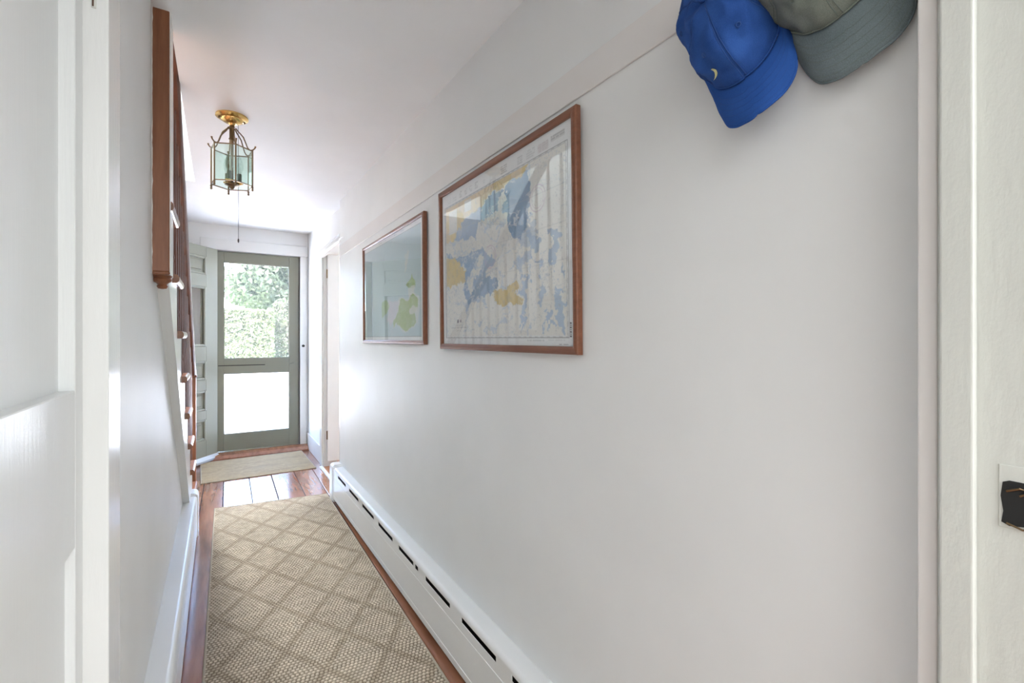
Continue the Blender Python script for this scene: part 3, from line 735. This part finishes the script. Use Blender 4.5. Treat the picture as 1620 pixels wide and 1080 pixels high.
# ================================================================== ceiling lantern
LX, LY = .0545, 2.523; LZ = zc(LY)
ln = thing('ceiling_lantern', 'hexagonal brass lantern with green tinted panes hanging from the hall ceiling', 'lantern', (LX, LY, LZ), math.radians(8))
def lnk(n, bm, m, a=40): return smooth_angle(link(n, bm, m, ln), a) 
bm = bmesh.new(); lathe(bm, [(.052, 0), (.066, -.001), (.067, -.007), (.058, -.013), (.045, -.016), (.043, -.022), (.030, -.030), (.014, -.034), (.009, -.042), (.002, -.043)], (0, 0, 0), 40); lnk('canopy', bm, M_BRASS)
for a in (0, PI):
    bm = bmesh.new(); lathe(bm, [(.002, -.021), (.004, -.019), (.004, -.013), (.003, -.012)], (.051*math.cos(a), .051*math.sin(a), 0), 10); lnk('canopy_screw', bm, M_OLDBR)
bm = bmesh.new(); lathe(bm, [(.009, -.042), (.012, -.048), (.008, -.053), (.011, -.060), (.011, -.10), (.014, -.106), (.007, -.112), (.006, -.30), (.016, -.306), (.03, -.312), (.03, -.318), (.012, -.324), (.008, -.334), (.002, -.338)], (0, 0, 0), 16); lnk('stem', bm, M_OLDBR)
R_ = .0875; zt, zb = -.155, -.318
def hx(k, r=R_): a = -PI/2+k*PI/3; return (r*math.cos(a), r*math.sin(a))
for k in range(6):
    x, y = hx(k); x2, y2 = hx(k+1)
    bm = bmesh.new(); tube(bm, [(x, y, zt+.006), (x, y, zb-.004)], .0036, 8)
    lathe(bm, [(.0036, 0), (.0055, -.004), (.003, -.009), (.005, -.014), (.004, -.019), (.001, -.021)], (x, y, zb-.003), 10); lnk('corner_post', bm, M_OLDBR)
    for z in (zt, zb):
        bm = bmesh.new(); tube(bm, [(x, y, z), (x2, y2, z)], .0028, 6); lnk('frame_bar', bm, M_OLDBR)
    bm = bmesh.new(); q = .05
    a_ = (x+(x2-x)*q, y+(y2-y)*q); b_ = (x2-(x2-x)*q, y2-(y2-y)*q); nx, ny = (x+x2)/2, (y+y2)/2; l = math.hypot(nx, ny); nx, ny = nx/l*.0015, ny/l*.0015
    vs = [bm.verts.new((px-s*nx, py-s*ny, z)) for s in (0, 1) for px, py, z in ((*a_, zt), (*b_, zt), (*b_, zb), (*a_, zb))]
    bm.faces.new(vs[:4]); bm.faces.new(vs[4:][::-1])
    for i in range(4): bm.faces.new((vs[i], vs[(i+1) % 4], vs[4+(i+1) % 4], vs[4+i]))
    link('pane', bm, M_LGL, ln)
    # curved arm from the stem to the corner with an upturned tip
    c, s = x/R_, y/R_
    pr = [(.010, -.058), (.018, -.056), (.024, -.066), (.036, -.078), (.048, -.092), (.058, -.118), (.066, -.14), (.0765, -.151), (.088, -.150), (.097, -.142), (.101, -.132)]
    bm = bmesh.new(); tube(bm, [(r*c, r*s, z) for r, z in pr], [.003, .003, .003, .0028, .0028, .0026, .0026, .003, .003, .003, .004], 8); lnk('arm', bm, M_OLDBR)
for k in range(3):
    a = PI/2+.5+k*2*PI/3; x, y = .030*math.cos(a), .030*math.sin(a)
    bm = bmesh.new(); tube(bm, [(0, 0, -.312), (x*.6, y*.6, -.316), (x, y, -.306)], .003, 8); lathe(bm, [(.004, -.312), (.016, -.306), (.017, -.302), (.006, -.300), (.004, -.299)], (x, y, 0), 14); lnk('candle_arm', bm, M_BRASS)
    bm = bmesh.new(); lathe(bm, [(.0095, -.300), (.0095, -.262), (.008, -.261)], (x, y, 0), 14); lnk('candle_sleeve', bm, M_SOCK)
    bm = bmesh.new(); lathe(bm, [(.007, -.262), (.010, -.255), (.0165, -.236), (.017, -.222), (.012, -.200), (.005, -.183), (.0012, -.172)], (x, y, 0), 16); b = link('bulb', bm, M_BULB, ln, True)
    bm = bmesh.new(); tube(bm, [(x, y, -.258), (x+.003, y, -.235), (x-.003, y, -.222), (x+.002, y, -.21)], .0009, 5); link('filament', bm, M_STEEL, b)
bm = bmesh.new(); tube(bm, [(.026, .004, -.03), (.0265, .004, -.56)], .0011, 6); lathe(bm, [(.001, -.560), (.0032, -.564), (.0036, -.572), (.002, -.579), (.001, -.58)], (.0265, .004, 0), 10); lnk('pull_chain', bm, M_IRON)

# ================================================================== caps on the pegs
def fabric(name, c, c2, var, fade=None):
    m = mat(name, c, .9, spec=.15)
    v = coords(m, (1, 1, 1)); n1 = noise_tex(m, v, 18, 4); n2 = noise_tex(m, v, 900, 2)
    col = ramp(m, n1, [(.3, c), (.7, c2)])
    hs = N(m, 'ShaderNodeMix', data_type='RGBA', blend_type='MULTIPLY'); hs.inputs[0].default_value = var
    LK(m, col, hs.inputs[6]); LK(m, ramp(m, n2, [(.35, (.5, .5, .5)), (.65, (1, 1, 1))]), hs.inputs[7]); LK(m, hs.outputs[2], BS(m).inputs['Base Color'])
    bump(m, n2, .25, .001); return m
def cap(name, label, loc, a, c, mats, ra=.100, rb=.082, hc=.10, brim=.072, arch=.022, spread=62, seed=1, logo=False, wr=.006):
    """a: direction of the brim, c: direction of the crown top; local frame x=a, y=b, z=c"""
    a = Vector(a).normalized(); c = Vector(c); c = (c-a*c.dot(a)).normalized(); b = c.cross(a)
    t = thing(name, label, 'cap', loc)
    t.rotation_mode = 'QUATERNION'; t.rotation_quaternion = Matrix((a, b, c)).transposed().to_quaternion()
    mc, mb, ms = mats
    def base(th):                                    # lower edge drop of crown, arched over the brow
        f = max(0, math.cos(th))
        return -arch*(math.sin(th)**2)*f*1.6
    def crown(th, ph):                               # ph 0 at edge, 1 at the button
        w = ph*PI/2; k = math.cos(w)**.62; h = math.sin(w)**.95
        slope = 1+.10*(1 if math.cos(th) > 0 else 0)*math.cos(th)*(1-h)
        x = ra*math.cos(th)*k*slope; y = rb*math.sin(th)*k; z = hc*h+base(th)*(1-h)
        p = Vector((x, y, z)); n = mnoise.noise(Vector((x*22+seed*5, y*22, z*22)))+.6*mnoise.noise(Vector((x*45+seed*3, y*45, z*45)))
        seamf = 1-.018*math.exp(-((math.degrees(th) % 60-(60 if math.degrees(th) % 60 > 30 else 0))/2.2)**2)
        q = p*seamf; q += Vector((x, y, z*.7)).normalized()*n*wr*(1 if ph > .02 else .3)
        return q
    nT, nP = 120, 26
    bm = bmesh.new(); grid = []
    for j in range(nP+1):
        grid.append([bm.verts.new(crown(2*PI*i/nT, j/nP*.995)) for i in range(nT)])
    for j in range(nP):
        for i in range(nT): bm.faces.new((grid[j][i], grid[j][(i+1) % nT], grid[j+1][(i+1) % nT], grid[j+1][i]))
    bm.faces.new(grid[-1])
    o = link('crown', bm, mc, t, True); md = o.modifiers.new('thick', 'SOLIDIFY'); md.thickness = .0018; md.offset = -1
    # sweat band folded at the edge
    bm = bmesh.new(); tube(bm, [crown(2*PI*i/nT, .012)*1.001 for i in range(nT)], .0016, 6, True); link('band', bm, mc, t, True)
    # raised seams between the six panels
    for k in range(6):
        th = math.radians(60*k); bm = bmesh.new(); off = .0035/ra
        for s in (-1, 1): tube(bm, [crown(th+s*.035, .02+.95*i/24)*1.004 for i in range(25)], .0006, 5)
        link('seam', bm, ms, t, True)
    bm = bmesh.new(); lathe(bm, [(.001, .006), (.005, .005), (.0075, .001), (.007, -.002)], (0, 0, hc+.0), 14); link('button', bm, mc, t, True)
    for k in (30, 90, -30, -90, 150, -150):
        th = math.radians(k); p = crown(th, .52); q = crown(th+.02, .52); r = crown(th, .54); n = (q-p).cross(r-p).normalized()
        e1 = (q-p).normalized(); e2 = n.cross(e1)
        bm = bmesh.new(); tube(bm, [p+n*.0008+(e1*math.cos(2*PI*i/14)+e2*math.sin(2*PI*i/14))*.0034 for i in range(14)], .0009, 6, True); link('eyelet', bm, ms, t, True)
    # brim
    def bp(s, r):                                    # s -1..1 across, r 0..1 outwards
        th = math.radians(spread)*s
        e = crown(th, 0.0)
        w = (max(0, 1-abs(s)**5))**.5
        x = e.x+brim*r*w+ .006*r; y = e.y*(1+.10*r*(1-abs(s)**4)); z = -arch*1.6*(y/rb)**2*max(.25, math.cos(th)*.6+.4)*(1+.5*r)+ .002
        z0 = e.z*(1-r)+z*r
        return Vector((x, y, z0-.0015))
    nS, nR = 60, 14
    bm = bmesh.new(); g = [[bm.verts.new(bp(-1+2*i/nS, j/nR)) for i in range(nS+1)] for j in range(nR+1)]
    for j in range(nR):
        for i in range(nS): bm.faces.new((g[j][i], g[j][i+1], g[j+1][i+1], g[j+1][i]))
    o = link('brim', bm, mb, t, True); md = o.modifiers.new('thick', 'SOLIDIFY'); md.thickness = .003; md.offset = 0
    bm = bmesh.new(); tube(bm, [bp(-1+2*i/nS, 1)+Vector((0.0006, 0, 0)) for i in range(nS+1)], .0021, 6); link('brim_edge', bm, mb, t, True)
    for r in (.3, .45, .6, .75, .9):
        bm = bmesh.new(); tube(bm, [bp(-.97+1.94*i/nS, r)+Vector((0, 0, .0016)) for i in range(nS+1)], .00035, 4); link('stitching', bm, ms, t, True)
    return t, crown, bp
M_BLUE = fabric('blue_cotton', (.020, .065, .25), (.035, .105, .36), .35); M_BLUE2 = fabric('blue_brim', (.022, .08, .31), (.03, .10, .37), .25); M_BLS = mat('blue_thread', (.02, .07, .25), .9)
M_GRY = fabric('grey_green_cotton', (.19, .22, .19), (.27, .30, .26), .5); M_GRY2 = fabric('faded_blue_grey_brim', (.17, .21, .22), (.22, .265, .28), .5); M_GRS = mat('grey_thread', (.16, .19, .17), .9)
BC = dict(loc=(.738, .478, 1.737), a=(-.16, -.33, -.93), c=(-1, -.02, .18))
t1, cr1, bp1 = cap('baseball_cap', 'blue baseball cap with a small yellow mark hanging from the peg board', BC['loc'], BC['a'], BC['c'], (M_BLUE, M_BLUE2, M_BLS), ra=.116, rb=.075, hc=.075, spread=64, seed=1, wr=.010)
GC = dict(loc=(.748, .341, 1.757), a=(0, -.28, -.96), c=(-1, .0, .05))
t2, cr2, bp2 = cap('baseball_cap', 'faded grey green cap with wide brim hanging beside the blue cap', GC['loc'], GC['a'], GC['c'], (M_GRY, M_GRY2, M_GRS), ra=.095, rb=.086, hc=.072, spread=60, brim=.078, seed=4, wr=.008)
# small embroidered crescent on the blue crown
def mark(t, crown, th0, ph0, size, m):
    p = crown(th0, ph0); q = crown(th0+.03, ph0); r = crown(th0, ph0+.03); n = (q-p).cross(r-p).normalized(); e1 = (q-p).normalized(); e2 = n.cross(e1)
    out = [(-1.0, -.75), (-.55, -.55), (0, -.2), (.45, .25), (.62, .62), (.55, .85), (.2, .95), (-.25, 1.0), (.1, .75), (.12, .45), (-.1, .05), (-.5, -.4)]
    bm = bmesh.new(); a0 = [bm.verts.new(p+n*.0016+(e1*x+e2*y)*size) for x, y in out]; a1 = [bm.verts.new(p+n*-.001+(e1*x+e2*y)*size) for x, y in out]
    bm.faces.new(a0); bm.faces.new(a1[::-1])
    for i in range(len(out)): bm.faces.new((a0[i], a0[(i+1) % len(out)], a1[(i+1) % len(out)], a1[i]))
    link('embroidered_mark', bm, m, t)
mark(t1, cr1, math.radians(-28), .22, .012, mat('yellow_thread', (.72, .72, .36), .7))

# ================================================================== outside
struct(bx('ground', M_MATTE, None, -14, 16, YF+.16, 24, -.30, -.06), 'sunlit pale concrete forecourt outside the front door')
struct(bx('path', M_MATTE, None, -.6, 1.5, YF+.16, 7.6, -.07, .02, .004), 'pale front step outside the screen door')
bm = bmesh.new(); box(bm, -14, 16, 11.2, 11.35, -.07, -.03, .01); struct(link('kerb', bm, M_MATTE), 'low pale kerb across the forecourt')
M_LAWN = mat('lawn_grass', (.30, .38, .16), .9); v_ = geo_coords(M_LAWN); LK(M_LAWN, ramp(M_LAWN, noise_tex(M_LAWN, v_, 6, 6), [(.3, (.20, .30, .10)), (.7, (.42, .48, .24))]), BS(M_LAWN).inputs['Base Color'])
struct(bx('lawn', M_LAWN, None, -40, 45, 24, 70, -.3, -.04), 'pale grass beyond the forecourt')
def leafmat(n, c, c2):
    m = mat(n, c, .6); a = N(m, 'ShaderNodeAttribute', attribute_name='col'); LK(m, a.outputs['Color'], BS(m).inputs['Base Color'])
    tr_ = N(m, 'ShaderNodeBsdfTranslucent'); mx = N(m, 'ShaderNodeMixShader'); mx.inputs[0].default_value = .5
    LK(m, a.outputs['Color'], tr_.inputs[0]); LK(m, BS(m).outputs[0], mx.inputs[1]); LK(m, tr_.outputs[0], mx.inputs[2])
    LK(m, mx.outputs[0], m.node_tree.nodes['Material Output'].inputs[0]); return m
M_LEAF = leafmat('leaves', (.3, .5, .2), (.3, .5, .2)); M_BARK = wood('bark', (.10, .07, .05), (.25, .19, .14), .9)
def leaves(parent, pts, size, cols, name='foliage'):
    n = len(pts); d = rng.normal(size=(n, 3)); d /= np.linalg.norm(d, axis=1)[:, None]
    e = rng.normal(size=(n, 3)); e -= d*(e*d).sum(1)[:, None]; e /= np.linalg.norm(e, axis=1)[:, None]; f_ = np.cross(d, e)
    sz = size*(.6+.8*rng.random(n))[:, None]
    V = np.stack([pts-e*sz, pts+f_*sz*.45, pts+e*sz, pts-f_*sz*.45], 1).reshape(-1, 3)
    F = np.arange(4*n).reshape(n, 4)
    o = mesh_np(name, V, F, M_LEAF, parent, np.repeat(cols, 4, 0)); o['kind'] = 'stuff'; return o
def colmix(n, a, b): k = rng.random((n, 1)); return (np.array(a)*(1-k)+np.array(b)*k)*.235
def hedge(x0, x1, y0, y1, h, n, ca, cb, name, label, size=.09, flat=True):
    t = thing(name, label, 'hedge', ((x0+x1)/2, (y0+y1)/2, -.05), group=None)
    p = rng.random((n, 3)); sh = rng.random(n)
    X = x0+(x1-x0)*p[:, 0]; 
    front = sh < .7
    Y = np.where(front, y0+np.abs(rng.normal(size=n))*.18, y0+(y1-y0)*p[:, 1]); Z = np.where(front, h*p[:, 2], h-np.abs(rng.normal(size=n))*.12)
    if not flat: Z = Z*(.72+.4*vnoise(X*.8, Y*.8, 71, 3)); Y = Y+.8*(vnoise(X*1.1, Z*1.3, 72, 3)-.5)
    else: Y = Y+.22*(vnoise(X*4+50, Z*4, 72, 3)-.5)
    P = np.stack([X-t.location.x, Y-t.location.y, Z], -1)
    leaves(t, P, size, colmix(n, ca, cb)*(.8+.4*vnoise(X*5+60, Z*5, 75, 3))[:, None])
    bm = bmesh.new()
    for i in range(int((x1-x0)/.9)):
        xx = x0+.45+.9*i-t.location.x; tube(bm, [(xx, 0, 0), (xx+.1, .05, h*.4), (xx-.05, 0, h*.8)], [.05, .04, .015], 6)
    o = link('stems', bm, M_BARK, t); o['kind'] = 'stuff'
    return t
hedge(-9, 2.2, 24.3, 25.8, 2.55, 42000, (.34, .46, .20), (.52, .56, .32), 'clipped_hedge', 'clipped flat-topped hedge at the left beyond the forecourt')
hedge(2.27, 11, 25.1, 26.6, 3.0, 34000, (.34, .46, .22), (.56, .55, .42), 'loose_shrubs', 'loose flowering shrubbery right of the clipped hedge', flat=False)
def tree(x, y, h, cr, n, ca, cb, label, size=.16, blobs=22, sd=1):
    r = np.random.default_rng(sd)
    t = thing('garden_tree', label, 'tree', (x, y, -.05))
    bm = bmesh.new(); tube(bm, [(0, 0, 0), (.1, .05, h*.3), (-.05, 0, h*.6), (0, .1, h*.9)], [.22, .17, .1, .03], 8)
    for q in range(7):
        a = q*2.4; tube(bm, [(0, 0, h*(.25+.07*q)), (cr*.5*math.cos(a), cr*.5*math.sin(a), h*(.38+.07*q)), (cr*.85*math.cos(a), cr*.85*math.sin(a), h*(.45+.07*q))], [.08, .05, .015], 6)
    link('trunk', bm, M_BARK, t)
    C0 = r.normal(size=(blobs, 3)); C0 /= np.linalg.norm(C0, axis=1)[:, None]; C0 *= (r.random((blobs, 1))**.4)
    C0 = C0*np.array([cr, cr, h*.36])+np.array([0, 0, h*.60]); R0 = cr*(.28+.25*r.random(blobs))
    k = r.integers(0, blobs, n); d = r.normal(size=(n, 3)); d /= np.linalg.norm(d, axis=1)[:, None]
    P = C0[k]+d*(R0[k]*(.75+.3*r.random(n)))[:, None]; P = P[P[:, 2] > h*.06]
    tone = (.7+.5*r.random(blobs))[k][:len(P)]
    leaves(t, P, size, colmix(len(P), ca, cb)*tone[:, None])
tree(4.6, 33, 9.5, 3.6, 42000, (.42, .58, .34), (.60, .72, .50), 'broad mid green tree behind the hedge', sd=3)
tree(-3.4, 36, 6.2, 2.4, 22000, (.30, .46, .20), (.46, .60, .34), 'smaller pale green tree behind the hedge, left of the broad tree', sd=5)
tree(14.5, 30, 8.0, 3.2, 26000, (.30, .44, .20), (.50, .58, .34), 'light green tree behind the shrubbery on the right', sd=8)
tree(-12, 34, 8, 3.2, 16000, (.20, .34, .14), (.38, .5, .24), 'dark green tree furthest left beyond the hedge', sd=11)
